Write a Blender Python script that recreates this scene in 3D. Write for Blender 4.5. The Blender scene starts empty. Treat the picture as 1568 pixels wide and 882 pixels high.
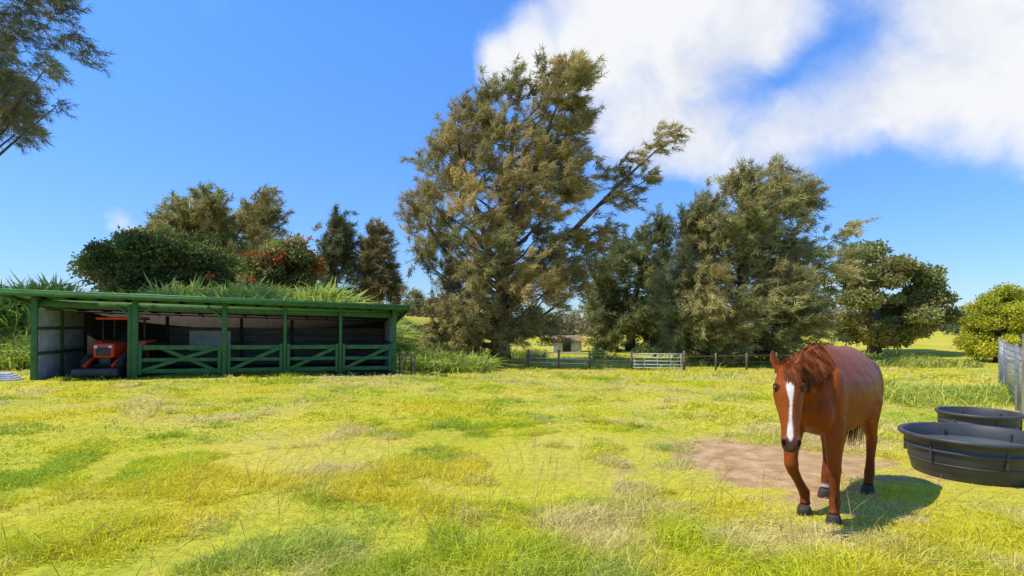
import bpy, math, random
import numpy as np
from mathutils import Vector, Matrix, Euler
rng=np.random.default_rng(7); random.seed(7)
sc=bpy.context.scene
sc.view_settings.view_transform='Standard'; sc.view_settings.look='None'; sc.view_settings.exposure=0

# ---------------------------------------------------------------- helpers
def S(t):
    t=np.clip(t,0,1); return t*t*(3-2*t)
_lat=np.random.default_rng(3).random((256,256))
def vnoise(x,y,s=1.0,o=0):
    x=np.asarray(x,float)/s+o*17.3+1000; y=np.asarray(y,float)/s+o*31.7+1000
    xi=np.floor(x).astype(int); yi=np.floor(y).astype(int); fx=x-xi; fy=y-yi
    fx=fx*fx*(3-2*fx); fy=fy*fy*(3-2*fy)
    g=lambda a,b:_lat[a%256,b%256]
    return (g(xi,yi)*(1-fx)+g(xi+1,yi)*fx)*(1-fy)+(g(xi,yi+1)*(1-fx)+g(xi+1,yi+1)*fx)*fy
def fnoise(x,y,s,o=0):
    x=np.asarray(x,float); y=np.asarray(y,float)
    return vnoise(x*.8+y*.6,y*.8-x*.6,s,o)*.5+vnoise(x*.5-y*.87,y*.5+x*.87,s/2.1,o+1)*.3+vnoise(x,y,s/4.3,o+2)*.2

def H(x,y):
    x=np.asarray(x,float); y=np.asarray(y,float)
    yb=24.6+0.3*(x+4)
    bank=2.4*S((y-yb)/7)*S((-4.2-x)/6)
    dip=-0.75*S((y-15)/15)*S((x+9)/7)*(1-S((y-48)/60))
    dist=np.hypot(x,y)
    und=0.16*(fnoise(x,y,6,4)-.5)*S((dist-9)/8)
    right=1.3*S((x-20)/30)*S((y-30)/60)
    far=7*S((dist-200)/400)*(vnoise(x,y,140,9))
    return bank+dip+und+right+far

def dirt(x,y):
    n=fnoise(x,y,1.0,11)-.5; n2=fnoise(x,y,.3,12)-.5
    a=1-np.hypot((x-3.05)/1.65,(y-6.9)/1.9)
    b=1-np.hypot((x-4.6)/1.2,(y-8.0)/.6)
    d=1-np.hypot((x-4.1)/1.1,(y-6.2)/.6)
    return S((np.maximum(a,np.maximum(b*.7,d*.45))+n*1.3+n2*.5-.02)/.6)

def mesh_np(name,V,F,mat=None,col=None,smooth=False,parent=None):
    V=np.asarray(V,np.float32).reshape(-1,3); F=np.asarray(F,np.int32)
    me=bpy.data.meshes.new(name); me.vertices.add(len(V)); me.vertices.foreach_set('co',V.ravel())
    k=F.shape[1]; me.loops.add(F.size); me.loops.foreach_set('vertex_index',F.ravel())
    me.polygons.add(len(F)); me.polygons.foreach_set('loop_start',np.arange(0,F.size,k,dtype=np.int32))
    me.update(calc_edges=True)
    if smooth: me.polygons.foreach_set('use_smooth',np.ones(len(F),bool))
    if col is not None:
        a=me.color_attributes.new('Col','FLOAT_COLOR','POINT')
        c=np.ones((len(V),4),np.float32); c[:,:3]=col; a.data.foreach_set('color',c.ravel())
    ob=bpy.data.objects.new(name,me); sc.collection.objects.link(ob)
    if mat: me.materials.append(mat)
    if parent: ob.parent=parent
    return ob
def empty(name,loc=(0,0,0),rot=(0,0,0)):
    e=bpy.data.objects.new(name,None); e.location=loc; e.rotation_euler=rot; e.empty_display_size=.2
    sc.collection.objects.link(e); return e

def newmat(name):
    m=bpy.data.materials.new(name); m.use_nodes=True; nt=m.node_tree; nt.nodes.clear()
    out=nt.nodes.new('ShaderNodeOutputMaterial'); return m,nt,out
def N(nt,t,**kw):
    n=nt.nodes.new(t)
    for k,v in kw.items():
        if k in n.inputs: n.inputs[k].default_value=v
        else: setattr(n,k,v)
    return n
def pmat(name,c1,c2=None,rough=.6,scale=8,bump=.1,metal=0,spec=.5,detail=6,stretch=None,bd=.01):
    c2=c2 or tuple(v*.7 for v in c1)
    m,nt,out=newmat(name); L=nt.links
    b=N(nt,'ShaderNodeBsdfPrincipled'); b.inputs['Roughness'].default_value=rough; b.inputs['Metallic'].default_value=metal
    b.inputs['Specular IOR Level'].default_value=spec
    tc=N(nt,'ShaderNodeTexCoord'); mp=N(nt,'ShaderNodeMapping')
    if stretch: mp.inputs['Scale'].default_value=stretch
    L.new(tc.outputs['Object'],mp.inputs[0])
    n=N(nt,'ShaderNodeTexNoise'); n.inputs['Scale'].default_value=scale; n.inputs['Detail'].default_value=detail
    L.new(mp.outputs[0],n.inputs['Vector'])
    r=N(nt,'ShaderNodeValToRGB'); r.color_ramp.elements[0].position=.35; r.color_ramp.elements[1].position=.65
    r.color_ramp.elements[0].color=(*c2,1); r.color_ramp.elements[1].color=(*c1,1)
    L.new(n.outputs[0],r.inputs[0]); L.new(r.outputs[0],b.inputs['Base Color'])
    bp=N(nt,'ShaderNodeBump'); bp.inputs['Strength'].default_value=bump; bp.inputs['Distance'].default_value=bd
    L.new(n.outputs[0],bp.inputs['Height']); L.new(bp.outputs[0],b.inputs['Normal'])
    L.new(b.outputs[0],out.inputs[0]); return m
def leafmat(name,trans=.35,rough=.55,gl=.08):
    m,nt,out=newmat(name); L=nt.links
    a=N(nt,'ShaderNodeVertexColor'); a.layer_name='Col'
    d=N(nt,'ShaderNodeBsdfDiffuse'); t=N(nt,'ShaderNodeBsdfTranslucent'); g=N(nt,'ShaderNodeBsdfGlossy'); g.inputs['Roughness'].default_value=rough
    L.new(a.outputs[0],d.inputs[0]); L.new(a.outputs[0],t.inputs[0])
    m1=N(nt,'ShaderNodeMixShader'); m1.inputs[0].default_value=trans; L.new(d.outputs[0],m1.inputs[1]); L.new(t.outputs[0],m1.inputs[2])
    m2=N(nt,'ShaderNodeMixShader'); m2.inputs[0].default_value=gl; L.new(m1.outputs[0],m2.inputs[1]); L.new(g.outputs[0],m2.inputs[2])
    g.inputs[0].default_value=(.6,.6,.5,1)
    L.new(m2.outputs[0],out.inputs[0]); return m
M_leaf=leafmat('foliage',trans=.4,gl=.04); M_grass=leafmat('grass_blades',trans=.45,gl=.03)
M_bark=pmat('bark',(.17,.13,.095),(.07,.05,.038),.9,6,.8,stretch=(1,1,.25),bd=.05)

def norm(v): return v/np.maximum(np.linalg.norm(v,axis=-1,keepdims=True),1e-9)
def tri_blades(P,D,ln,w,col,name,mat,parent=None,kite=False):
    n=len(P); side=norm(np.cross(D,rng.normal(size=(n,3))))
    ln=np.broadcast_to(ln,(n,))[:,None]; w=np.broadcast_to(w,(n,))[:,None]
    if kite:
        V=np.stack([P,P+D*ln*.45+side*w*.5,P+D*ln,P+D*ln*.45-side*w*.5],1); F=np.arange(4*n).reshape(n,4); k=4
    else:
        V=np.stack([P-side*w*.5,P+side*w*.5,P+D*ln],1); F=np.arange(3*n).reshape(n,3); k=3
    return mesh_np(name,V,F,mat,np.repeat(col,k,0),parent=parent)

def tube(path,rad,sides=8,ref=(0,0,1)):
    path=np.asarray(path,float); n=len(path); V=[];F=[]
    tg=np.gradient(path,axis=0); tg=norm(tg); ref=np.asarray(ref,float)
    th=np.linspace(0,2*np.pi,sides,endpoint=False)
    for i in range(n):
        d=tg[i]; s=np.cross(ref,d)
        if np.linalg.norm(s)<1e-3: s=np.cross((1,.2,0),d)
        s=s/np.linalg.norm(s); u=np.cross(d,s)
        r=rad[i]; a,b,k=(r,r,0) if np.isscalar(r) else (r if len(r)==3 else (*r,0))
        st=np.sin(th); wa=a*(1-k*np.clip(st,0,1)**1.5)
        V.append(path[i]+np.outer(np.cos(th)*wa,s)+np.outer(st*b,u))
    V=np.concatenate(V)
    for i in range(n-1):
        for j in range(sides):
            a=i*sides+j; b=i*sides+(j+1)%sides; F+= [(a,b,b+sides),(a,b+sides,a+sides)]
    c0=len(V); V=np.vstack([V,path[0],path[-1]])
    for j in range(sides):
        F.append((c0,(j+1)%sides,j)); F.append((c0+1,(n-1)*sides+j,(n-1)*sides+(j+1)%sides))
    return V,np.array(F)
def join(parts):
    V=[];F=[];o=0
    for v,f in parts: V.append(v);F.append(f+o);o+=len(v)
    return np.vstack(V),np.vstack(F)

# ---------------------------------------------------------------- camera, sun, sky
cam=bpy.data.cameras.new('camera'); co=bpy.data.objects.new('camera',cam); sc.collection.objects.link(co)
co.location=(0,0,1.7); co.rotation_euler=(math.radians(90),0,0); cam.lens=20; cam.sensor_width=36; cam.shift_y=.0344; cam.clip_end=5000; cam.clip_start=.05
sc.camera=co
sd=Vector((-.52,-.12,.85)).normalized()
sl=bpy.data.lights.new('sun','SUN'); sl.energy=5.0; sl.angle=math.radians(.5); sl.color=(1,.95,.84)
so=bpy.data.objects.new('sun',sl); sc.collection.objects.link(so); so.rotation_euler=sd.to_track_quat('Z','Y').to_euler()

w=bpy.data.worlds.new('World'); sc.world=w; w.use_nodes=True; nt=w.node_tree; nt.nodes.clear(); L=nt.links
wo=N(nt,'ShaderNodeOutputWorld'); bg=N(nt,'ShaderNodeBackground'); bg.inputs[1].default_value=.15
sky=N(nt,'ShaderNodeTexSky'); sky.sky_type='NISHITA'; sky.sun_disc=False
sky.sun_elevation=math.asin(sd.z); sky.sun_rotation=math.atan2(sd.x,sd.y); sky.air_density=1.0; sky.dust_density=.1; sky.ozone_density=1.5
tc=N(nt,'ShaderNodeTexCoord')
n1=N(nt,'ShaderNodeTexNoise'); n1.inputs['Scale'].default_value=3.2; n1.inputs['Detail'].default_value=9; n1.inputs['Roughness'].default_value=.55; n1.inputs['Distortion'].default_value=.3
L.new(tc.outputs['Generated'],n1.inputs['Vector'])
sub=N(nt,'ShaderNodeVectorMath',operation='SUBTRACT'); sub.inputs[1].default_value=(.5,.5,.5); L.new(n1.outputs['Color'],sub.inputs[0])
scl=N(nt,'ShaderNodeVectorMath',operation='SCALE'); scl.inputs['Scale'].default_value=.22; L.new(sub.outputs[0],scl.inputs[0])
add=N(nt,'ShaderNodeVectorMath',operation='ADD'); L.new(tc.outputs['Generated'],add.inputs[0]); L.new(scl.outputs[0],add.inputs[1])
puffs=[(.0,.45,.06,.85),(.07,.47,.08,.85),(.2,.5,.13,1),(.3,.47,.14,1),(.40,.55,.11,1),(.25,.36,.12,1),(.33,.33,.11,.95),(.42,.28,.10,.8),
 (.50,.34,.11,.85),(.60,.38,.11,.85),(.70,.42,.12,.95),(.83,.43,.13,1),(.80,.56,.13,1),(.92,.36,.10,.75),(1.05,.48,.18,1),(.55,.72,.08,.45),(.25,.65,.16,1),(.85,.75,.2,.9),
 (-.675,.19,.024,.72),(-.69,.183,.016,.62),(-1.6,.5,.2,.8),(1.8,.3,.2,.8)]
last=None
for sx,sz,r,wt in puffs:
    d=Vector((sx,1,sz)).normalized()
    dn=N(nt,'ShaderNodeVectorMath',operation='DISTANCE'); dn.inputs[1].default_value=d; L.new(add.outputs[0],dn.inputs[0])
    mr=N(nt,'ShaderNodeMapRange'); mr.interpolation_type='SMOOTHSTEP'
    mr.inputs['From Min'].default_value=r*1.5; mr.inputs['From Max'].default_value=r*.1; mr.inputs['To Min'].default_value=0; mr.inputs['To Max'].default_value=wt
    L.new(dn.outputs['Value'],mr.inputs[0])
    if last is None: last=mr.outputs[0]
    else:
        mx=N(nt,'ShaderNodeMath',operation='SMOOTH_MAX'); mx.inputs[2].default_value=.2; L.new(last,mx.inputs[0]); L.new(mr.outputs[0],mx.inputs[1]); last=mx.outputs[0]
n2=N(nt,'ShaderNodeTexNoise'); n2.inputs['Scale'].default_value=5; n2.inputs['Detail'].default_value=10; n2.inputs['Roughness'].default_value=.6
L.new(add.outputs[0],n2.inputs['Vector'])
k=N(nt,'ShaderNodeMath',operation='MULTIPLY_ADD'); L.new(n2.outputs[0],k.inputs[0]); k.inputs[1].default_value=1.0; k.inputs[2].default_value=-.52
k3=N(nt,'ShaderNodeMath',operation='ADD'); L.new(last,k3.inputs[0]); L.new(k.outputs[0],k3.inputs[1])
den=N(nt,'ShaderNodeMapRange'); den.interpolation_type='SMOOTHSTEP'; den.inputs['From Min'].default_value=.24; den.inputs['From Max'].default_value=.98; den.inputs['To Max'].default_value=.98
L.new(k3.outputs[0],den.inputs[0])
mixc=N(nt,'ShaderNodeMix',data_type='RGBA'); L.new(den.outputs[0],mixc.inputs['Factor'])
sep=N(nt,'ShaderNodeSeparateXYZ'); L.new(tc.outputs['Generated'],sep.inputs[0])
em=N(nt,'ShaderNodeMapRange'); em.inputs['From Min'].default_value=0; em.inputs['From Max'].default_value=.45; L.new(sep.outputs['Z'],em.inputs[0])
tint=N(nt,'ShaderNodeMix',data_type='RGBA'); L.new(em.outputs[0],tint.inputs['Factor']); tint.inputs['A'].default_value=(.50,.66,.98,1); tint.inputs['B'].default_value=(.62,1.12,1.78,1)
tm=N(nt,'ShaderNodeMix',data_type='RGBA',blend_type='MULTIPLY'); tm.inputs['Factor'].default_value=1; L.new(sky.outputs[0],tm.inputs['A']); L.new(tint.outputs['Result'],tm.inputs['B'])
L.new(tm.outputs['Result'],mixc.inputs['A'])
cr_=N(nt,'ShaderNodeValToRGB'); cr_.color_ramp.elements[0].position=.3; cr_.color_ramp.elements[0].color=(.72,.77,.86,1); cr_.color_ramp.elements[1].position=.6; cr_.color_ramp.elements[1].color=(.95,.96,.98,1)
L.new(n2.outputs[0],cr_.inputs[0]); cs=N(nt,'ShaderNodeVectorMath',operation='SCALE'); cs.inputs['Scale'].default_value=6.6; L.new(cr_.outputs[0],cs.inputs[0]); L.new(cs.outputs[0],mixc.inputs['B'])
L.new(mixc.outputs['Result'],bg.inputs[0]); L.new(bg.outputs[0],wo.inputs[0])

# ---------------------------------------------------------------- ground
def axis(lo,hi,n,f,c=0):
    t=np.linspace(-1,1,n); a=np.sinh(t*f)/np.sinh(f); return np.where(a<0,-a*(lo-c),a*(hi-c))+c
gx=axis(-900,900,360,6.4,3); gy=axis(-300,1500,360,6.8,7)
X,Y=np.meshgrid(gx,gy); Z=H(X,Y); V=np.stack([X,Y,Z],-1).reshape(-1,3)
nx=len(gx); ny=len(gy); i=np.arange(nx*(ny-1)).reshape(ny-1,nx)[:,:-1].ravel()
F=np.stack([i,i+1,i+1+nx,i+nx],1)
m,nt,out=newmat('ground_grass_soil'); L=nt.links
b=N(nt,'ShaderNodeBsdfPrincipled'); b.inputs['Roughness'].default_value=.95; b.inputs['Specular IOR Level'].default_value=.1
g=N(nt,'ShaderNodeNewGeometry')
def noise(scale,det=6,rough=.6):
    n=N(nt,'ShaderNodeTexNoise'); n.inputs['Scale'].default_value=scale; n.inputs['Detail'].default_value=det; n.inputs['Roughness'].default_value=rough
    L.new(g.outputs['Position'],n.inputs['Vector']); return n
def ramp(src,els):
    r=N(nt,'ShaderNodeValToRGB'); e=r.color_ramp.elements
    while len(e)<len(els): e.new(.5)
    for q,(p,c) in zip(e,els): q.position=p; q.color=(*c,1)
    L.new(src,r.inputs[0]); return r
na=noise(.35,8); nb=noise(9,8,.75)
ra=ramp(na.outputs[0],[(.3,(.36,.40,.03)),(.45,(.52,.47,.04)),(.6,(.60,.50,.07)),(.75,(.62,.47,.14))])
rb=ramp(nb.outputs[0],[(.3,(.55,.55,.55)),(.7,(1.15,1.15,1.15))])
mu=N(nt,'ShaderNodeMix',data_type='RGBA',blend_type='MULTIPLY'); mu.inputs['Factor'].default_value=1; L.new(ra.outputs[0],mu.inputs['A']); L.new(rb.outputs[0],mu.inputs['B'])
nc=noise(4,9,.62); rc=ramp(nc.outputs[0],[(.32,(.32,.18,.08)),(.5,(.44,.27,.125)),(.68,(.55,.38,.20))])
at=N(nt,'ShaderNodeVertexColor'); at.layer_name='Col'
nd=noise(5,6,.7); ma=N(nt,'ShaderNodeMath',operation='MULTIPLY_ADD'); L.new(nd.outputs[0],ma.inputs[0]); ma.inputs[1].default_value=.8
mb=N(nt,'ShaderNodeMath',operation='SUBTRACT'); L.new(at.outputs[0],mb.inputs[0]); mb.inputs[1].default_value=.4; L.new(mb.outputs[0],ma.inputs[2])
mr=N(nt,'ShaderNodeMapRange'); mr.interpolation_type='SMOOTHSTEP'; mr.inputs['From Min'].default_value=.2; mr.inputs['From Max'].default_value=.6; L.new(ma.outputs[0],mr.inputs[0])
mm=N(nt,'ShaderNodeMix',data_type='RGBA'); L.new(mr.outputs[0],mm.inputs['Factor']); L.new(mu.outputs['Result'],mm.inputs['A']); L.new(rc.outputs[0],mm.inputs['B'])
L.new(mm.outputs['Result'],b.inputs['Base Color'])
bp=N(nt,'ShaderNodeBump'); bp.inputs['Strength'].default_value=.5; bp.inputs['Distance'].default_value=.02; L.new(nb.outputs[0],bp.inputs['Height']); L.new(bp.outputs[0],b.inputs['Normal'])
L.new(b.outputs[0],out.inputs[0])
dv=dirt(V[:,0],V[:,1]); mesh_np('ground',V,F,m,np.stack([dv]*3,1),smooth=True)

# ---------------------------------------------------------------- grass
GREEN=np.array((.42,.54,.03)); YEL=np.array((.84,.72,.05)); STRAW=np.array((.86,.70,.33)); LIME=np.array((.68,.70,.03))
def grass_color(x,y,n):
    a=fnoise(x,y,3.2,20); b_=fnoise(x,y,1.1,30); c=rng.random(n)
    t=np.clip((a-.36)*4,0,1)[:,None]; col=LIME*(1-t)+YEL*t
    s=np.clip((b_-.48)*6+ (c-.5)*1.2+.12,0,1)[:,None]*.8; col=col*(1-s)+STRAW*s
    g_=np.clip((.44-fnoise(x,y,1.3,40))*8+(rng.random(n)-.5)*.5,0,1)[:,None]*.8; col=col*(1-g_)+GREEN*g_
    f_=(dirt(x,y)>.02)[:,None]*.6; col=col*(1-f_)+STRAW*.95*f_
    return np.minimum(col*rng.uniform(.7,1.2,(n,1)),.9)
def field(name,n,r0,r1,amax,h0,h1,wid,power=1.0,tallboost=1.0):
    u=rng.random(n); r=(r0**power+u*(r1**power-r0**power))**(1/power); a=np.radians(rng.uniform(-amax,amax,n))
    x=r*np.sin(a); y=r*np.cos(a)
    nm=n//2; par=rng.integers(nm,nm+nm//8,nm); x[:nm]=x[par]+rng.normal(0,.022,nm)*(1+r[par]*.12); y[:nm]=y[par]+rng.normal(0,.022,nm)*(1+r[par]*.12)
    dd=dirt(x,y); keep=rng.random(n)>dd*1.03
    lu=(x+14.1)*.952+(y-16.8)*.306; lv=-(x+14.1)*.306+(y-16.8)*.952
    keep&=~((lu>0)&(lu<10.5)&(lv>.1)&(lv<3.8))
    keep&=~((np.hypot(x-5.2,y-6.5)<.55)|(np.hypot(x-6.65,y-8.0)<.4))
    x=x[keep];y=y[keep];n=len(x)
    tall=S((fnoise(x,y,.9,50)-.5)*8); front=S((5.8-y)/1.8)*S((fnoise(x,y,1.8,55)-.38)*5)
    nearhorse=np.exp(-((x-3.2)**2+(y-5.3)**2)/1.2)
    h=(h0+(h1-h0)*np.clip(tall*.8+front*.8*tallboost,0,1.3)*(1-.8*nearhorse))*rng.uniform(.45,1.25,n)
    P=np.stack([x,y,H(x,y)-.01],1)
    fl=vnoise(x,y,.5,90)*6.28; ln=rng.normal(0,.75,(n,3)); ln[:,0]+=.3+.5*np.cos(fl); ln[:,1]+=.5*np.sin(fl); ln[:,2]=1; D=norm(ln)
    side=norm(np.cross(D,rng.normal(size=(n,3))*[.35,.35,1])); wd=(wid*rng.uniform(.6,1.4,n))[:,None]
    hh=h[:,None]; bend=np.stack([D[:,0],D[:,1],-.4*np.ones(n)],1)*hh*rng.uniform(.2,.9,(n,1))
    M=P+D*hh*.55
    V=np.stack([P-side*wd*.5,P+side*wd*.5,M-side*wd*.42,M+side*wd*.42,P+D*hh+bend],1).reshape(-1,3)
    o=(np.arange(n)*5)[:,None]; F=np.concatenate([o+[0,1,3],o+[0,3,2],o+[2,3,4]],0)
    col=grass_color(x,y,n)
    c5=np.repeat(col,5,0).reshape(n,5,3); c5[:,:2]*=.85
    return V,F,c5.reshape(-1,3)
parts=[field('a',320000,2.2,10,50,.03,.17,.0062,1.6),field('b',150000,9,19,50,.05,.19,.014,1.5),field('c',110000,18,48,50,.08,.24,.032,1.4)]
n=420; x=rng.uniform(-4.5,4,n); y=rng.uniform(3.3,7,n); k_=(dirt(x,y)<.1)&(fnoise(x,y,1.5,77)>.45); x=x[k_];y=y[k_];n=len(x)
V=[];F=[];C=[];o=0
for Vp,Fp,Cp in parts: V.append(Vp);F.append(Fp+o);C.append(Cp);o+=len(Vp)
for j in range(n):
    h=rng.uniform(.15,.38); ln=rng.normal(0,.1,2)+[.05,0]; ps=np.array([[x[j]+ln[0]*t*t*1.2,y[j]+ln[1]*t*t,h*t] for t in np.linspace(0,1,5)])
    v,f=tube(ps,[.0015,.0015,.0014,.003,.001],3); V.append(v);F.append(f+o);C.append(np.tile([.5,.38,.16],(len(v),1)));o+=len(v)
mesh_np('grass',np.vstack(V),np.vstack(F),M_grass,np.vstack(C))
n=6000; x=rng.normal(3.3,1.0,n); y=rng.normal(6.9,1.1,n); k_=(dirt(x,y)>.05)&(rng.random(n)<.9*(1.15-dirt(x,y))); x=x[k_];y=y[k_];n=len(x); D=norm(np.stack([rng.normal(size=n),rng.normal(size=n),rng.normal(0,.06,n)+.04],1))
tri_blades(np.stack([x,y,np.full(n,.006)],1),D,rng.uniform(.03,.09,n),.005,np.tile([.75,.60,.34],(n,1))*rng.uniform(.5,1.2,(n,1)),'straw_litter',M_grass)

def tall_grass(name,x,y,h0,h1,wid,c1,c2,lean=.45):
    n=len(x); P=np.stack([x,y,H(x,y)],1); D=rng.normal(0,lean,(n,3)); D[:,2]=1; D[:,0]+=.15; D=norm(D)
    h=rng.uniform(h0,h1,n)*(.6+.8*fnoise(x,y,1.6,70)); hh=h[:,None]; side=norm(np.cross(D,rng.normal(size=(n,3)))); wd=(wid*rng.uniform(.6,1.4,n))[:,None]
    bend=np.stack([D[:,0],D[:,1],-.5*np.ones(n)],1)*hh*rng.uniform(.1,.9,(n,1)); M=P+D*hh*.6
    V=np.stack([P-side*wd*.5,P+side*wd*.5,M-side*wd*.5,M+side*wd*.5,P+D*hh+bend],1).reshape(-1,3)
    o=(np.arange(n)*5)[:,None]; F=np.concatenate([o+[0,1,3],o+[0,3,2],o+[2,3,4]],0)
    t=np.clip(fnoise(x,y,2.5,80)*1.6-.3+rng.normal(0,.2,n),0,1)[:,None]; col=(np.array(c1)*(1-t)+np.array(c2)*t)*rng.uniform(.6,1.25,(n,1))
    mesh_np(name,V,F,M_grass,np.repeat(col,5,0))
n=42000; x=rng.uniform(-34,-1,n); y=24.6+.3*(x+4)+rng.uniform(0,8.5,n); k_=rng.random(n)<S((fnoise(x,y,2.5,61)-.25)*4)
tall_grass('tall_bank_grass',x[k_],y[k_],.4,1.2,.06,(.22,.34,.05),(.55,.58,.10))
n=14000; x=rng.uniform(-24,-6,n); y=27.6+.3*(x+4)+rng.uniform(0,3.5,n); k_=rng.random(n)<S((fnoise(x,y,1.8,62)-.36)*6)
tall_grass('cane_grass',x[k_],y[k_],1.1,2.2,.10,(.30,.44,.06),(.68,.70,.18),.4)
n=20000; x=rng.uniform(-3,26,n); y=rng.uniform(31,46,n); k_=(rng.random(n)<S((fnoise(x,y,4,65)-.48)*6))&(np.abs(x-.1*y)>1.6)
tall_grass('tall_weeds',x[k_],y[k_],.3,.8,.05,(.25,.34,.05),(.58,.56,.1))
n=7000; a=rng.normal(0,1,(n,2)); cs=np.array([(9.6,13.2),(10.6,12.6),(8.9,12.4),(9.2,15)])[rng.integers(0,4,n)]
tall_grass('grass_tussocks',cs[:,0]+a[:,0]*.5,cs[:,1]+a[:,1]*.4,.15,.45,.02,(.40,.52,.04),(.74,.70,.14))

# ---------------------------------------------------------------- trees
def make_tree(name,bx,by,scale,prof,ncl,cr,nbl,blen,bw,cols,extra=(),style='needle',depth=.85,wind=(.45,0,.3),trunk_r=.3,leader=.85,shell=.45,flowers=0,limbfrac=.35,boughs=(),flat=.75):
    bz=float(H(bx,by))-.1; e=empty(name,(bx,by,bz))
    pr=sorted([(a*scale,b_*scale,c*scale) for a,b_,c in prof]); pz=np.array([p[0] for p in pr]); pl=np.array([p[1] for p in pr]); prr=np.array([p[2] for p in pr])
    wmax=(prr-pl).max(); C=[]
    while len(C)<ncl:
        z=rng.uniform(pz[0],pz[-1]); l=np.interp(z,pz,pl); r=np.interp(z,pz,prr); wd=r-l
        if rng.random()>(wd/wmax)**1.2+.10: continue
        th=rng.uniform(0,2*np.pi); q=math.sqrt(rng.uniform(shell**2,1)); hw=max(wd/2-cr*.5,.1)
        C.append(((l+r)/2+hw*q*math.cos(th),hw*depth*q*math.sin(th),z,cr*rng.uniform(.5,1.4)))
    nmain=len(C)
    for ex,ez,er in extra: C.append((ex*scale,rng.normal(0,.4),ez*scale,er*scale))
    C=np.array(C)
    top=pz[-1]*leader; ln=np.interp(top,pz,(pl+prr)/2)*.8
    tz=np.linspace(0,1,8); tp=np.stack([ln*tz**1.6+.12*np.sin(tz*7)*tz,.1*np.sin(tz*5+1),top*tz],1)
    tr=[trunk_r*(1.35 if i==0 else 1)*(1-.88*t) for i,t in enumerate(tz)]
    tubes=[tube(tp,tr,9,(1,0,0))]
    for bg_ in boughs:
        pts=np.array([(a*scale,rng.normal(0,.2),c*scale) for a,c,_ in bg_]); tubes.append(tube(pts,[r_ for *_,r_ in bg_],7,(0,1,0)))
    for ii,c in enumerate(C):
        if ii>=nmain and boughs: continue
        if ii<nmain and rng.random()>limbfrac: continue
        f=np.clip((c[2]-abs(c[0])*rng.uniform(.5,1.1))/top,.08,.93); s=np.array([np.interp(f,tz,tp[:,0]),np.interp(f,tz,tp[:,1]),f*top])
        v=c[:3]-s; mid=s+v*.5+np.array([0,0,-np.linalg.norm(v)*.06])+rng.normal(0,.12,3)*np.linalg.norm(v)*.35
        r0=max(trunk_r*.24*(1-f*.7)*min(1.3,np.linalg.norm(v)/4+.3),.02)
        q1=s*.55+mid*.45+rng.normal(0,.05,3); q3=mid*.5+c[:3]*.5+rng.normal(0,.08,3)
        tubes.append(tube(np.array([s,q1,mid,q3,c[:3]]),[r0,r0*.8,r0*.6,r0*.4,r0*.15],5,(1,.1,0)))
    v,f=join(tubes); mesh_np('trunk_and_limbs',v,f,M_bark,smooth=True,parent=e)
    cols=np.array(cols); W=C[:,3]**2; cnt=np.maximum((nbl*W/W.sum()).astype(int),20)
    ctr=np.repeat(np.arange(len(C)),cnt); n=len(ctr); cc=C[ctr]
    tone=rng.random(len(C)); ci=rng.integers(0,len(cols),len(C))
    out=norm(C[:,:3]-np.stack([np.interp(C[:,2],pz,(pl+prr)/2),np.zeros(len(C)),C[:,2]*.75],1))
    if style=='needle':
        nsh=14; sid=rng.integers(0,nsh,n)+ctr*nsh; K=len(C)*nsh
        o=np.repeat(out,nsh,0); dirn=norm(o*.6+np.array(wind)+rng.normal(0,.45,(K,3)))
        st=np.repeat(C[:,:3],nsh,0)+rng.normal(0,.36,(K,3))*np.repeat(C[:,3],nsh)[:,None]
        sl_=np.repeat(C[:,3],nsh)*rng.uniform(.6,1.15,K)
        t=rng.random(n); P=st[sid]+dirn[sid]*(sl_[sid]*t)[:,None]; P[:,2]-=(t**2)*sl_[sid]*.25
        P+=rng.normal(0,.06,(n,3))*cc[:,3:4]
        D=norm(dirn[sid]*.8+rng.normal(0,.5,(n,3))+np.array([.15,0,-.3]))
        shade=(.7+.6*rng.random(K))[sid]
    else:
        u=norm(rng.normal(size=(n,3))); rr=rng.random(n)**.45; P=cc[:,:3]+u*(rr*cc[:,3])[:,None]*np.array([1.2,1.2,flat])+rng.normal(0,.14,(n,3))*cc[:,3:4]
        D=norm(u*.6+rng.normal(0,.6,(n,3))+np.array([.1,0,-.1])); shade=.75+.5*rng.random(n)
    col=cols[ci][ctr]*(.65+.7*tone[ctr])[:,None]*shade[:,None]
    jit=rng.random(n)<.25; col[jit]=cols[rng.integers(0,len(cols),jit.sum())]
    if flowers:
        fl=rng.random(len(C))<.8; k_=(rng.random(n)<flowers)&fl[ctr]
        Pf=np.repeat(P[k_],14,0); Pf=Pf+rng.normal(0,.08,Pf.shape)+np.repeat(D[k_],14,0)*.2
        P=np.vstack([P,Pf]); D=np.vstack([D,norm(rng.normal(size=Pf.shape))]); col=np.vstack([col,np.tile([.80,.11,.03],(len(Pf),1))*rng.uniform(.6,1.2,(len(Pf),1))])
    gz=P[:,2]>.05; P=P[gz];D=D[gz];col=col[gz];n=len(P)
    tri_blades(P,D,blen*rng.uniform(.5,1.3,n),bw*rng.uniform(.7,1.3,n),col,'foliage',M_leaf,e,kite=(style!='needle'))
    return e
IRON=[(.46,.36,.13),(.36,.31,.11),(.53,.40,.15),(.28,.27,.10)]
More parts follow.
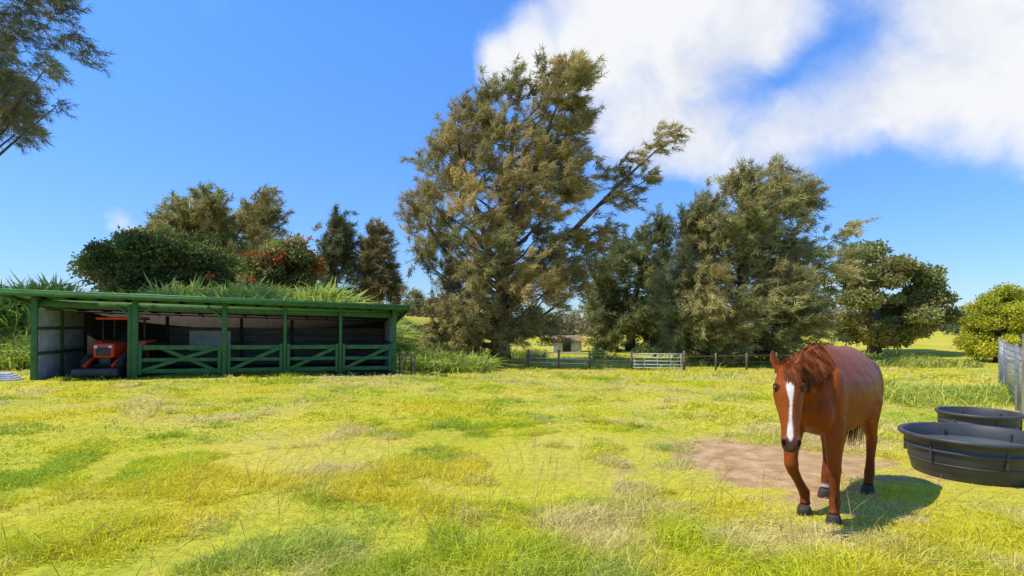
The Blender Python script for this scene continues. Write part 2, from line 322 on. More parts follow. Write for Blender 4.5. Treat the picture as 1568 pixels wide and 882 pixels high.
make_tree('ironwood_tree',-.74,34,.039,[(455,85,125),(430,10,148),(400,-75,150),(360,-103,135),(302,-128,138),(252,-143,135),(202,-155,143),(152,-140,150),(102,-143,128),(70,-128,108),(38,-98,75)],
  255,.90,185000,.40,.046,IRON,extra=[(60,405,26),(85,425,24),(110,440,20),(105,405,26),(-60,380,24),(175,282,20),(190,300,20),(205,322,20),(228,335,22),(245,352,20),(268,347,18),(220,282,22),(165,252,24),(155,212,24),(195,255,22),(150,190,26),(150,290,20),(235,300,14)],trunk_r=.55,
  boughs=[[(12,90,.3),(60,160,.22),(110,205,.17),(150,245,.12),(195,290,.08),(240,330,.05),(268,347,.02)],[(150,245,.09),(185,265,.06),(225,285,.02)],[(110,205,.1),(140,200,.06),(165,215,.02)],[(8,150,.25),(40,260,.17),(70,350,.1),(100,430,.03)],[(5,60,.25),(-50,130,.17),(-100,200,.1),(-130,250,.03)],[(6,110,.22),(-30,220,.15),(-60,320,.09),(-70,385,.03)]])
OLV=[(.42,.37,.14),(.34,.32,.12),(.50,.41,.16),(.25,.27,.10)]
make_tree('ironwood_tree',13.9,35,.0402,[(275,-22,8),(265,-42,112),(240,-78,115),(200,-98,108),(160,-108,118),(110,-142,120),(60,-147,125),(25,-127,110),(10,-92,70)],
  220,.98,165000,.40,.05,OLV,extra=[(140,190,25),(160,205,20),(140,150,25),(165,170,18),(95,270,20),(-10,272,16)],trunk_r=.4)
make_tree('ironwood_tree',10.4,50,.0574,[(205,35,60),(170,0,62),(150,-35,60),(110,-60,60),(60,-75,60),(15,-65,50)],90,1.2,55000,.55,.07,[(.23,.25,.08),(.31,.28,.09),(.17,.19,.07)],trunk_r=.4)
make_tree('shade_tree',28.7,45,.0517,[(165,5,50),(150,-60,82),(120,-95,98),(85,-92,112),(50,-75,108),(28,-40,60)],74,.82,56000,.28,.15,[(.30,.30,.09),(.22,.24,.07),(.42,.37,.12)],style='leaf',trunk_r=.45,shell=.3,limbfrac=.6,flat=.6)
make_tree('shade_tree',30.8,36,.0413,[(112,5,40),(92,-35,60),(60,-50,72),(30,-48,72),(12,-35,60)],90,.5,56000,.15,.095,[(.54,.52,.04),(.42,.44,.03),(.62,.56,.06)],style='leaf',trunk_r=.2,shell=.6)
make_tree('ironwood_tree',-25.5,50,.0574,[(182,20,90),(165,-75,92),(135,-105,95),(100,-100,92),(60,-80,70),(20,-60,50)],125,1.25,80000,.55,.075,OLV,trunk_r=.5)
TUL=[(.14,.18,.04),(.19,.24,.05),(.30,.26,.08),(.10,.13,.03)]
make_tree('african_tulip_tree',-20.4,34,.039,[(122,-30,20),(100,-112,85),(60,-125,108),(25,-110,100),(5,-90,80)],130,.62,55000,.22,.12,TUL,style='leaf',flowers=.0018,trunk_r=.3)
make_tree('african_tulip_tree',-13.2,33,.038,[(108,-15,30),(85,-45,48),(45,-62,52),(5,-50,50)],64,.55,32000,.22,.12,[(.20,.24,.05),(.26,.30,.06),(.34,.26,.08)],style='leaf',flowers=.011,trunk_r=.25)
DK=[(.19,.22,.10),(.15,.18,.08),(.25,.22,.10)]
make_tree('ironwood_tree',-13.7,44,.0505,[(143,0,12),(110,-20,25),(60,-32,30),(15,-28,28)],50,.8,24000,.5,.06,DK,trunk_r=.25)
make_tree('ironwood_tree',-10.4,44,.0505,[(128,-12,10),(90,-32,30),(40,-34,34),(0,-28,30)],50,.8,26000,.5,.06,[(.33,.24,.10),(.24,.21,.09)],trunk_r=.25)
make_tree('ironwood_tree',-26.8,25,.0287,[(620,-50,190),(590,-100,228),(540,-150,246),(450,-200,250),(400,-200,240),(340,-180,215),(290,-150,190)],180,.85,100000,.38,.032,[(.18,.21,.10),(.25,.24,.11),(.31,.27,.13)],trunk_r=.5,wind=(.3,0,-.3),
  extra=[(185,330,22),(170,300,20),(215,370,24),(165,280,18),(160,350,26),(190,300,14),(205,340,16)])
def scrub(name,cx,cy,cr,per,size,cols):
    P=[];C=[];cols=np.array(cols)
    for x,y,r in zip(cx,cy,cr):
        u=norm(rng.normal(size=(per,3))); u[:,2]=np.abs(u[:,2]); p=u*(r*rng.random((per,1))**.3)*[1.3,1.3,1]; p+=[x,y,float(H(x,y))]
        P.append(p); C.append(cols[rng.integers(len(cols))]*rng.uniform(.7,1.3)*rng.uniform(.75,1.25,(per,1)))
    P=np.vstack(P);C=np.vstack(C); D=norm(rng.normal(size=P.shape)+[0,0,.4])
    tri_blades(P,D,size*rng.uniform(.5,1.3,len(P)),size*.5,C,name,M_leaf,kite=True)
n=200; a=np.radians(rng.uniform(-12,60,n)); r=rng.uniform(85,150,n)
scrub('distant_trees',r*np.sin(a),r*np.cos(a),rng.uniform(1.5,3.8,n),420,.75,[(.18,.21,.09),(.29,.25,.12),(.14,.17,.08),(.36,.28,.15)])
n=60; x=rng.uniform(-40,-2.5,n); scrub('bank_shrubs',x,24.8+.3*(x+4)+rng.uniform(1.5,7,n),rng.uniform(.4,.9,n),400,.16,[(.16,.25,.04),(.28,.40,.06),(.20,.19,.06)])
n=30; x=rng.uniform(-45,-17,n); scrub('hillside_shrubs',x,rng.uniform(24,34,n),rng.uniform(.7,1.4,n),600,.2,[(.16,.24,.05),(.22,.28,.07),(.36,.25,.13)])
n=26; x=rng.uniform(-8,-1.5,n); scrub('understory_shrubs',x,rng.uniform(29,38,n),rng.uniform(.5,1.2,n),500,.18,[(.20,.28,.05),(.36,.44,.08),(.30,.25,.10)])
n=34; x=rng.uniform(3,26,n); y=rng.uniform(40,62,n); k_=np.abs(x-.1*y)>1.9; x=x[k_];y=y[k_]; scrub('field_shrubs',x,y,rng.uniform(.4,1.2,len(x)),400,.22,[(.12,.17,.05),(.20,.27,.07)])

# ---------------------------------------------------------------- solid helpers
def box(name,a,b_,mat,parent=None,bev=.006,rot=None):
    a=np.array(a,float);b_=np.array(b_,float); c=(a+b_)/2; h=(b_-a)/2
    V=np.array([[sx*h[0],sy*h[1],sz*h[2]] for sx in(-1,1) for sy in(-1,1) for sz in(-1,1)])
    F=np.array([(0,1,3,2),(4,6,7,5),(0,4,5,1),(2,3,7,6),(0,2,6,4),(1,5,7,3)])
    o=mesh_np(name,V,F,mat,parent=parent); o.location=c
    if rot: o.rotation_euler=rot
    if bev: m_=o.modifiers.new('b','BEVEL'); m_.width=bev; m_.segments=2
    return o
def beam(name,p,q,w_,h_,mat,parent=None):
    p=Vector(p);q=Vector(q); d=q-p; o=box(name,(-d.length/2,-w_/2,-h_/2),(d.length/2,w_/2,h_/2),mat,parent,.004)
    x=d.normalized(); up=Vector((0,0,1)) if abs(x.z)<.95 else Vector((0,1,0)); y=up.cross(x).normalized(); z=x.cross(y)
    o.rotation_euler=Matrix((x,y,z)).transposed().to_euler(); o.location=(p+q)/2; return o
def lathe(name,prof,mat,parent=None,seg=48,loc=(0,0,0),rot=(0,0,0),smooth=True):
    V=[];F=[]; n=len(prof); th=np.linspace(0,2*np.pi,seg,endpoint=False)
    for r,z in prof: V.append(np.stack([r*np.cos(th),r*np.sin(th),np.full(seg,z)],1))
    V=np.vstack(V)
    for i in range(n-1):
        for j in range(seg): a=i*seg+j;b_=i*seg+(j+1)%seg; F.append((a,b_,b_+seg,a+seg))
    o=mesh_np(name,V,np.array(F),mat,parent=parent,smooth=smooth); o.location=loc; o.rotation_euler=rot; return o

# ---------------------------------------------------------------- stable shed
GRN=pmat('green_paint',(.055,.16,.045),(.034,.108,.032),.65,5,.15,spec=.3)
GRL=pmat('green_roof_metal',(.08,.25,.09),(.055,.18,.065),.5,2,.05,spec=.3)
WHT=pmat('weathered_white_panel',(.60,.61,.60),(.40,.41,.40),.8,3,.1)
GRY=pmat('grey_boards',(.14,.125,.10),(.07,.062,.05),.85,3,.3,stretch=(.3,1,6))
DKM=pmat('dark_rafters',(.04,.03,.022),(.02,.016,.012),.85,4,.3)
shed=empty('stable_shed',(-14.1,16.8,0.0),(0,math.radians(.5),math.atan2(.306,.952)))
Lx=10.45; Dp=3.7
def ztop(u,v): return 2.53-.022*u-.11*v
def slab(name,u0,u1,v0,v1,t,mat,off=0):
    V=[]
    for u in(u0,u1):
        for v in(v0,v1):
            for k_ in(0,1): V.append((u,v,ztop(u,v)+off-(0 if k_ else t)))
    F=np.array([(0,1,3,2),(4,6,7,5),(0,4,5,1),(2,3,7,6),(0,2,6,4),(1,5,7,3)])
    return mesh_np(name,V,F,mat,parent=shed)
us=np.linspace(-.72,Lx+.45,300); R=[]
for v in(-.5,Dp+.4):
    for k_ in(0,-.012): R.append(np.stack([us,np.full(300,v),ztop(us,v)+.045+.012*np.sin(us*40)+k_],1))
V=np.vstack(R); F=[]
for j in range(299):
    F+=[(j,j+1,600+j+1,600+j),(300+j,900+j,900+j+1,300+j+1),(j,300+j,300+j+1,j+1)]
mesh_np('roof_sheet',V,np.array(F),GRL,parent=shed)
slab('fascia',-.72,Lx+.45,-.53,-.503,.15,GRN,.05); slab('gutter_trim',-.75,Lx+.48,-.57,-.533,.045,GRL,.075)
slab('fascia_end',Lx+.453,Lx+.48,-.5,Dp+.4,.15,GRN,.05); slab('fascia_end_b',-.747,-.723,-.5,Dp+.4,.15,GRN,.05)
slab('header_beam',-.1,Lx+.1,.0,.07,.2,GRN,-.12)
for i in range(15): slab(f'rafter_{i}',.02+i*.74,.07+i*.74,-.49,Dp+.3,.1,DKM,.02)
for i in range(4): slab(f'purlin_{i}',-.6,Lx+.4,.9*i+.3,.9*i+.36,.05,DKM,-.082)
pu=[0,2.57,5.07,6.88,8.64,Lx]; pw=[.16,.17,.15,.1,.1,.15]
for i,(u,q) in enumerate(zip(pu,pw)):
    box(f'post_{i}',(u-q/2,-.08,-.25),(u+q/2,-.003,ztop(u,0)-.0),GRN,shed)
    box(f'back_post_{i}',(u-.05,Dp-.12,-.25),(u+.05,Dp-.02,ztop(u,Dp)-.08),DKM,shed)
box('post_backing',(2.37,-.06,-.2),(2.47,.02,2.3),GRN,shed)
for u,s in((2.57,1),(5.07,-1),(2.57,-1)): beam('knee_brace',(u+.05*s,-.03,1.85),(u+.5*s,-.03,2.28),.04,.07,GRN,shed)
box('end_wall_l',(-.05,.02,-.2),(-.02,Dp,2.1),WHT,shed); box('end_wall_r',(Lx+.0,.0,-.2),(Lx+.03,Dp,2.0),WHT,shed)
for z in(.75,1.5): box('girt',(-.018,.05,z),(.04,Dp-.1,z+.09),GRN,shed)
box('stud',(-.018,1.7,-.1),(.045,1.8,2.1),GRN,shed)
box('girt_r',(Lx-.04,.05,1.0),(Lx-.002,Dp-.1,1.1),GRN,shed)
for i in range(5): box(f'back_board_{i}',(2.6,Dp-.01,.15+i*.29),(Lx-.05,Dp+.02,.15+i*.29+.27),GRY,shed)
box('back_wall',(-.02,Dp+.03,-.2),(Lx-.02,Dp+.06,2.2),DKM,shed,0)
box('tack_panel',(3.3,Dp-.06,.7),(4.7,Dp-.02,1.45),WHT,shed); box('tack_panel_b',(5.6,Dp-.06,.8),(7.4,Dp-.02,1.3),GRY,shed)
for u in(2.57,5.07,6.88,8.64):
    box('stall_divider',(u-.02,.1,.25),(u+.02,Dp-.2,.5),GRN,shed); box('stall_divider_top',(u-.02,.1,.8),(u+.02,Dp-.2,1.02),GRN,shed)
for i in range(1,5):
    a=pu[i]+pw[i]/2+.02; b_=pu[i+1]-pw[i+1]/2-.02; y0,y1=-.07,-.035
    for k_,(z,hh) in enumerate(((.17,.13),(.53,.11),(.90,.14))): box(f'gate_{i}_rail_{k_}',(a,y0,z),(b_,y1,z+hh),GRN,shed)
    box(f'gate_{i}_stile_a',(a,y0-.03,.12),(a+.09,y0-.002,1.08),GRN,shed); box(f'gate_{i}_stile_b',(b_-.09,y0-.03,.12),(b_,y0-.002,1.08),GRN,shed)
    beam(f'gate_{i}_brace',(a+.1,y0-.018,.25),(b_-.1,y0-.018,.95),.025,.11,GRN,shed)
    if i==1: beam('gate_1_brace_b',(a+.6,y0+.052,.95),(b_-.2,y0+.052,.25),.025,.11,GRN,shed)
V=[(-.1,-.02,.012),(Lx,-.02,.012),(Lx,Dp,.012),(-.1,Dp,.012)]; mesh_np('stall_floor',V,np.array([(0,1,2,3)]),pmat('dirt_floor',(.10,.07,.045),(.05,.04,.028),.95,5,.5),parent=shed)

# tractor
ORG=pmat('orange_red_paint',(.80,.07,.012),(.65,.05,.01),.4,3,.03); BLK=pmat('black_rubber',(.025,.025,.025),(.015,.015,.015),.8,20,.3); STL=pmat('dark_steel',(.06,.06,.06),(.03,.03,.03),.5,8,.1,metal=.5)
LGT=pmat('headlight',(.7,.7,.65),(.6,.6,.55),.2)
tr=empty('tractor',(-12.75,17.95,.03),(0,0,math.radians(12)))
def wheel(n,x,y,R,wd):
    pr_=[(R*.45,-wd*.35),(R*.55,-wd*.45),(R*.8,-wd*.5),(R*.97,-wd*.42),(R,0),(R*.97,wd*.42),(R*.8,wd*.5),(R*.55,wd*.45),(R*.45,wd*.35)]
    lathe(n+'_tyre',pr_,BLK,tr,28,(x,y,R),(0,math.radians(90),0)); lathe(n+'_rim',[(0,-wd*.2),(R*.2,-wd*.25),(R*.46,-wd*.1),(R*.46,wd*.1),(R*.2,wd*.25),(0,wd*.2)],ORG,tr,24,(x,y,R),(0,math.radians(90),0))
    for k_ in range(14):
        t=k_/14*6.283; box(n+f'_lug_{k_}',(x-wd*.45,y+math.cos(t)*R-.02,R+math.sin(t)*R-.02),(x+wd*.45,y+math.cos(t)*R+.02,R+math.sin(t)*R+.02),BLK,tr,.004,(t,0,0))
for s in(-1,1): wheel(f'rear_{s}',s*.58,1.3,.55,.28); wheel(f'front_{s}',s*.5,-.05,.34,.18)
box('chassis',(-.16,-.2,.35),(.16,1.4,.6),STL,tr,.02); box('hood',(-.30,-.3,.58),(.30,.75,1.05),ORG,tr,.07)
box('grille',(-.2,-.33,.66),(.2,-.29,.92),STL,tr,.01); box('front_axle',(-.45,-.1,.28),(.45,0,.38),STL,tr,.01)
for s in(-1,1):
    box(f'headlight_{s}',(s*.2-.05,-.335,.90),(s*.2+.05,-.295,.98),LGT,tr,.01); box(f'fender_{s}',(s*.58-.19,.85,1.0),(s*.58+.19,1.65,1.10),ORG,tr,.03)
    box(f'fender_front_{s}',(s*.58-.19,.82,.72),(s*.58+.19,.87,1.08),ORG,tr,.02)
    box(f'rops_post_{s}',(s*.46-.03,1.5,.9),(s*.46+.03,1.56,1.78),STL,tr,.01); box(f'canopy_front_post_{s}',(s*.46-.02,.72,1.0),(s*.46+.02,.76,1.78),STL,tr,.01)
    beam(f'loader_arm_{s}',(s*.38,.6,.85),(s*.38,-.6,.35),.06,.1,ORG,tr)
box('canopy',(-.56,.45,1.78),(.56,1.75,1.87),ORG,tr,.03); box('seat',(-.22,1.15,.9),(.22,1.5,1.0),BLK,tr,.03); box('seat_back',(-.22,1.45,1.0),(.22,1.53,1.35),BLK,tr,.03)
lathe('steering_wheel',[(.17,-.012),(.195,0),(.17,.012),(.15,0),(.17,-.012)],BLK,tr,24,(0,.85,1.2),(math.radians(30),0,0)); beam('steering_column',(0,.72,.98),(0,.85,1.2),.03,.03,STL,tr)
box('loader_bucket',(-.62,-.85,.06),(.62,-.6,.30),STL,tr,.03); box('dash',(-.2,.7,.95),(.2,.78,1.12),BLK,tr,.02)

WD=pmat('old_wood',(.22,.15,.09),(.12,.08,.05),.85,4,.4,stretch=(1,1,5))
bn=empty('wooden_bench',(-3.75,19.9,float(H(-3.75,19.9))),(0,0,.3))
box('seat',(-.2,-.5,.68),(.35,.5,.73),WD,bn)
for x,y in((-.13,-.42),(.28,-.42),(-.13,.42),(.28,.42)): box('leg',(x-.03,y-.03,-.1),(x+.03,y+.03,.68),WD,bn)
bs=empty('stacked_boards',(-15.3,16.6,.02),(0,0,.35))
for i in range(4): box(f'board_{i}',(-1.4,-.3+.03*i,.0+i*.07),(.8-.1*i,.25+.02*i,.05+i*.07),WHT,bs,.006,(0,.02*i,.05*i-.05))

# ---------------------------------------------------------------- pasture fence & gate, small shelter
PIPE=pmat('painted_pipe',(.62,.62,.58),(.45,.45,.42),.5,6,.05)
def fence_run(name,x0,y0,x1,y1,npost,rails,ph,mat,pmat_,rr=.03):
    e=empty(name,(x0,y0,0)); T=[]
    for i in range(npost+1):
        t=i/npost; x=(x1-x0)*t; y=(y1-y0)*t; z=float(H(x0+x,y0+y)); T.append(tube([(x,y,z-.3),(x,y,z+ph*.5),(x,y,z+ph)],[.06,.06,.055],8,(1,0,0)))
    v,f=join(T); mesh_np('posts',v,f,pmat_,parent=e,smooth=True); T=[]
    for r in rails:
        za=float(H(x0,y0));zb=float(H(x1,y1)); T.append(tube([(0,0,za+r),((x1-x0)/2,(y1-y0)/2,(za+zb)/2+r),(x1-x0,y1-y0,zb+r)],[rr]*3,6,(0,0,1)))
    v,f=join(T); mesh_np('rails',v,f,mat,parent=e,smooth=True); return e
fence_run('pasture_fence',.9,31,4.15,30.4,2,(.3,.55,.85),1.0,PIPE,WD)
fence_run('pasture_fence',4.15,30.4,6.3,30,1,(.25,.5,.75),.95,WD,WD,.02)
g_=fence_run('pasture_gate',6.3,30,8.9,29.4,1,(.15,.32,.5,.68,.88),1.05,PIPE,WD,.025)
fence_run('pasture_fence',8.9,29.4,16,31,4,(.4,.75),.9,WD,WD,.015)
for x in(.65,1.3,1.95): beam('gate_upright',(x,-.6*x/2.6,float(H(7,29.8))+.15),(x,-.6*x/2.6,float(H(7,29.8))+.88),.03,.03,PIPE,g_)
for x in (.15,.15+2.3): beam('gate_end',(x,-.6*x/2.6,float(H(7,29.8))+.15),(x,-.6*x/2.6,float(H(7,29.8))+.9),.04,.04,PIPE,g_)
hz=float(H(4.7,49)); sh=empty('small_shelter',(4.7,49,hz))
box('walls',(-1.2,-.8,-.1),(1.2,.8,.95),WHT,sh,.01); box('doorway',(-.4,-.83,.0),(.3,-.803,.8),DKM,sh,.004)
RF=pmat('rust_roof',(.36,.20,.11),(.24,.14,.08),.7,5,.2)
V=[(-1.5,-1.05,.96),(1.5,-1.05,.96),(1.5,1.05,.96),(-1.5,1.05,.96),(-1.2,0,1.4),(1.2,0,1.4)]
me=bpy.data.meshes.new('roof'); me.from_pydata(V,[],[(0,1,5,4),(1,2,5),(2,3,4,5),(3,0,4),(0,3,2,1)]); me.materials.append(RF); ro=bpy.data.objects.new('roof',me); sc.collection.objects.link(ro); ro.parent=sh

FG=pmat('weathered_post_wood',(.30,.25,.18),(.16,.13,.10),.85,5,.4,stretch=(1,1,.3)); WIR=pmat('galvanised_wire',(.30,.31,.31),(.2,.2,.2),.5,5,.05,metal=.5)
rf=empty('wire_fence',(8.3,9.3,0))
pts=[(8.25,8.8),(8.72,9.6),(9.85,11.1),(11.35,13.1),(13.2,15.4)]
px0,py0=8.3,9.3
for i,(x,y) in enumerate(pts):
    q=.07 if i==1 else .025; box(f'post_{i}',(x-px0-q,y-py0-q,-.3),(x-px0+q,y-py0+q,1.52 if i==1 else 1.3),FG if i==1 else WIR,rf,.006,(0,.02*(i%2),.5))
T=[]
for j in range(len(pts)-1):
    (xa,ya),(xb,yb)=pts[j],pts[j+1]
    for z in np.linspace(.08,1.25,11): T.append(tube([(xa-px0,ya-py0,z),((xa+xb)/2-px0,(ya+yb)/2-py0,z-.01),(xb-px0,yb-py0,z)],[.006]*3,4))
    nn=int(math.hypot(xb-xa,yb-ya)/.12)
    for i in range(nn): t=i/nn; x=xa+(xb-xa)*t-px0; y=ya+(yb-ya)*t-py0; T.append(tube([(x,y,.05),(x,y,.6),(x,y,1.26)],[.0045]*3,4,(1,0,0)))
v,f=join(T); mesh_np('mesh_wire',v,f,WIR,parent=rf)

# ---------------------------------------------------------------- water tubs
TUB=pmat('black_rubber_plastic',(.060,.061,.063),(.038,.039,.041),.5,4,.08,spec=.4)
WAT,nt,out=newmat('water'); b=N(nt,'ShaderNodeBsdfPrincipled'); b.inputs['Base Color'].default_value=(.10,.12,.11,1); b.inputs['Roughness'].default_value=.03
nn_=N(nt,'ShaderNodeTexNoise'); nn_.inputs['Scale'].default_value=9; bp=N(nt,'ShaderNodeBump'); bp.inputs['Strength'].default_value=.1; bp.inputs['Distance'].default_value=.02
nt.links.new(nn_.outputs[0],bp.inputs['Height']); nt.links.new(bp.outputs[0],b.inputs['Normal']); nt.links.new(b.outputs[0],out.inputs[0])
def tub(x,y,R,hh):
    e=empty('water_tub',(x,y,0))
    p=[(0,.0),(R*.80,0),(R*.815,.02),(R*.85,hh*.33),(R*.865,hh*.335),(R*.87,hh*.37),(R*.86,hh*.375),(R*.89,hh*.62),(R*.915,hh*.63),(R*.92,hh*.69),(R*.905,hh*.70),(R*.93,hh*.88),(R*.97,hh*.885),(R*1.0,hh*.91),(R*1.01,hh*.96),(R*.995,hh*1.0),(R*.95,hh*1.0),(R*.93,hh*.97),(R*.90,hh*.7),(R*.84,hh*.2),(R*.78,.05),(0,.05)]
    lathe('shell',p,TUB,e,72); lathe('water',[(R*.895,hh*.68),(R*.5,hh*.68),(0,hh*.68)][::-1],WAT,e,48)
    for a in range(6):
        t=a*1.047+.3; r=R*.9; box(f'rib_{a}',(r*math.cos(t)-.02,r*math.sin(t)-.012,hh*.4),(r*math.cos(t)+.02,r*math.sin(t)+.012,hh*.88),TUB,e,.005,(0,0,t))
tub(5.22,6.45,.70,.46); tub(6.68,8.15,.5,.44)

# ---------------------------------------------------------------- horse
hor=empty('horse',(2.76,5.15,0),(0,0,math.atan2(-.714,-.7)))
P=[]
tor=[(.40,1.04,.09,.12,0),(.34,1.03,.17,.22,.1),(.2,1.05,.24,.34,.25),(.03,1.09,.275,.41,.45),(-.15,1.09,.305,.42,.42),(-.35,1.07,.335,.42,.3),(-.58,1.06,.35,.42,.25),(-.78,1.09,.335,.39,.2),(-.95,1.13,.305,.35,.2),(-1.1,1.15,.255,.29,.25),(-1.22,1.13,.18,.22,.3),(-1.29,1.10,.09,.12,.3)]
tor=tor[::-1]
P.append(tube([(x,0,z) for x,z,a,b_,k_ in tor],[(a,b_,k_) for x,z,a,b_,k_ in tor],28,(0,0,1)))
P.append(tube([(-.1,0,1.20),(.08,0,1.21),(.25,0,1.215),(.42,.0,1.235),(.58,.005,1.255),(.70,.012,1.265),(.79,.02,1.265)],[(.15,.24,.4),(.165,.29,.5),(.15,.255,.5),(.12,.205,.5),(.10,.17,.45),(.088,.14,.35),(.075,.115,.3)],24,(0,0,1)))
yaw=math.radians(24); pit=math.radians(21)
ha=np.array([math.sin(pit)*math.cos(yaw),math.sin(pit)*math.sin(yaw),-math.cos(pit)]); hs_=np.array([-math.sin(yaw),math.cos(yaw),0]); hn=np.cross(hs_,ha)
if hn[0]<0: hn=-hn
hp=np.array([.775,.012,1.33])
def hd(s,n,t): return hp+hs_*s+hn*n+ha*t
hr=[(0.0,-.03,.06,.07),(.05,-.035,.085,.10),(.12,-.035,.108,.125),(.20,-.04,.114,.14),(.28,-.035,.100,.13),(.36,-.02,.082,.105),(.44,-.005,.069,.084),(.52,.0,.066,.072),(.58,-.002,.071,.068),(.63,-.008,.065,.058),(.665,-.014,.042,.04)]
P.append(tube([hd(0,n,t) for t,n,a,b_ in hr],[(a,b_,.12) for t,n,a,b_ in hr],24,hn))
def ell(c,r,M=None,seg=16):
    tt=np.linspace(.12,np.pi-.12,seg//2+3)
    v,f=tube([(0,0,-math.cos(t)) for t in tt],[math.sin(t) for t in tt],seg,(1,0,0))
    v=v*np.array(r)
    if M is not None: v=v@np.asarray(M)
    return v+np.array(c),f
HM=np.stack([hs_,hn,ha])
for s in(-1,1):
    P.append(ell(hd(s*.068,-.09,.20),(.035,.075,.10),HM))
    P.append(ell(hd(s*.092,.035,.150),(.028,.032,.035),HM))
    P.append(ell(hd(s*.044,.03,.585),(.030,.032,.040),HM))
    P.append(ell(hd(s*.063,.01,.32),(.018,.025,.12),HM))
    P.append(ell((.10,s*.19,1.02),(.17,.08,.28)))
    P.append(ell((.29,s*.13,.93),(.11,.09,.17)))
    P.append(ell((-.98,s*.195,1.06),(.25,.12,.28)))
    P.append(ell((-.80,s*.22,.88),(.15,.09,.17)))
P.append(ell(hd(0,-.055,.61),(.042,.03,.05),HM))
for s in(-1,1):
    P.append(tube([hd(s*.055,-.02,.03),hd(s*.078,-.015,-.03),hd(s*.100,-.01,-.085),hd(s*.110,.0,-.13),hd(s*.107,.01,-.165)],[(.03,.03),(.037,.026),(.037,.02),(.022,.014),(.006,.006)],12,hn))
def leg(pts,rad): P.append(tube(pts,rad,16,(1,0,0)))
FR=[(.08,.12),(.098,.135),(.083,.105),(.064,.074),(.057,.061),(.060,.066),(.049,.052),(.038,.046),(.042,.049),(.048,.055),(.039,.043),(.048,.05)]
leg([(.08,.15,1.0),(.13,.175,.86),(.17,.19,.72),(.195,.192,.58),(.205,.195,.49),(.208,.195,.44),(.205,.197,.39),(.205,.20,.30),(.205,.202,.215),(.212,.203,.175),(.235,.205,.115),(.25,.206,.075)],FR)
leg([(.08,-.14,1.0),(.15,-.145,.86),(.22,-.135,.72),(.27,-.13,.60),(.295,-.125,.51),(.30,-.12,.46),(.28,-.112,.40),(.225,-.09,.31),(.17,-.07,.225),(.145,-.06,.19),(.145,-.055,.13),(.16,-.05,.085)],FR)
HR=[(.11,.16),(.135,.18),(.108,.142),(.075,.092),(.053,.075),(.052,.07),(.046,.058),(.039,.047),(.044,.051),(.049,.056),(.041,.044),(.048,.052)]
leg([(-.95,.16,1.05),(-.88,.20,.93),(-.88,.205,.80),(-.97,.20,.68),(-1.07,.195,.58),(-1.10,.193,.52),(-1.085,.192,.45),(-1.06,.19,.34),(-1.035,.19,.235),(-1.02,.19,.19),(-.985,.19,.125),(-.965,.19,.08)],HR)
leg([(-.90,-.15,1.05),(-.74,-.17,.93),(-.68,-.16,.80),(-.68,-.14,.68),(-.70,-.12,.58),(-.70,-.11,.52),(-.675,-.10,.45),(-.63,-.09,.34),(-.59,-.085,.235),(-.575,-.08,.19),(-.545,-.08,.125),(-.525,-.08,.08)],HR)
P.append(tube([(-1.18,0,1.22),(-1.27,0,1.22),(-1.33,0,1.12),(-1.35,0,1.0)],[.06,.05,.035,.02],10,(0,1,0)))
v,f=join(P)
raw=mesh_np('horse_raw',v,f)
rm=raw.modifiers.new('r','REMESH'); rm.mode='VOXEL'; rm.voxel_size=.0105
sm=raw.modifiers.new('s','SMOOTH'); sm.factor=.5; sm.iterations=8
dg=bpy.context.evaluated_depsgraph_get(); me=bpy.data.meshes.new_from_object(raw.evaluated_get(dg)); bpy.data.objects.remove(raw)
body=bpy.data.objects.new('body',me); sc.collection.objects.link(body); body.parent=hor
nv=len(me.vertices); cv=np.zeros(nv*3,np.float32); me.vertices.foreach_get('co',cv); cv=cv.reshape(-1,3).astype(float)
me.polygons.foreach_set('use_smooth',np.ones(len(me.polygons),bool))
coat=np.array((.27,.06,.012)); col=np.tile(coat,(nv,1))
rel=cv-hp; hs_c=rel@hs_; hn_c=rel@hn; ht=rel@ha; inhead=(ht>-.2)&(ht<.75)&(np.abs(hs_c)<.16)&(hn_c>-.2)&(hn_c<.2)&(cv[:,0]>.6)
def mixc_(mask,c):
    global col
    mask=np.clip(mask,0,1)[:,None]; col=col*(1-mask)+np.array(c)*mask
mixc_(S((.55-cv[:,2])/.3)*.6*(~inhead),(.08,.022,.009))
mixc_(S((vnoise(cv[:,0]*1.0+cv[:,1],cv[:,2],.25,5)-.5)*2)*.25,(.33,.09,.02))
mixc_(inhead*S((ht-.53)/.06)*.85,(.07,.045,.04))
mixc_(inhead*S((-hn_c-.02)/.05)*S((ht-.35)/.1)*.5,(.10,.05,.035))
bw_=np.interp(ht,[.05,.09,.13,.17,.22,.28,.36,.44,.50,.56,.60],[0,.010,.024,.030,.024,.012,.010,.012,.022,.022,0])
off=np.interp(ht,[.1,.3,.5],[0,.004,-.008])
mixc_(inhead*(hn_c>.02)*S((bw_-np.abs(hs_c-off))/.008+.3)*(bw_>.002),(.75,.70,.64))
for s in(-1,1):
    d=np.sqrt(((hs_c-s*.056)/.015)**2+((ht-.600)/.024)**2); mixc_(inhead*(hn_c>-.02)*S((1.25-d)/.4),(.008,.006,.006))
    d=np.sqrt(((np.abs(hs_c)-.10)/.04)**2+((ht-.165)/.035)**2+((hn_c-.035)/.05)**2); mixc_(inhead*S((1.2-d)/.5)*.7,(.06,.02,.01))
mixc_(inhead*np.exp(-((hn_c+.045)/.006)**2)*(ht>.52)*.7,(.01,.008,.008))
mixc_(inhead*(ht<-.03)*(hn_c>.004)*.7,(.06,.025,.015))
d=np.hypot(cv[:,0]+.56,cv[:,1]+.085); mixc_((d<.13)*S((.14-cv[:,2])/.03),(.42,.38,.33))
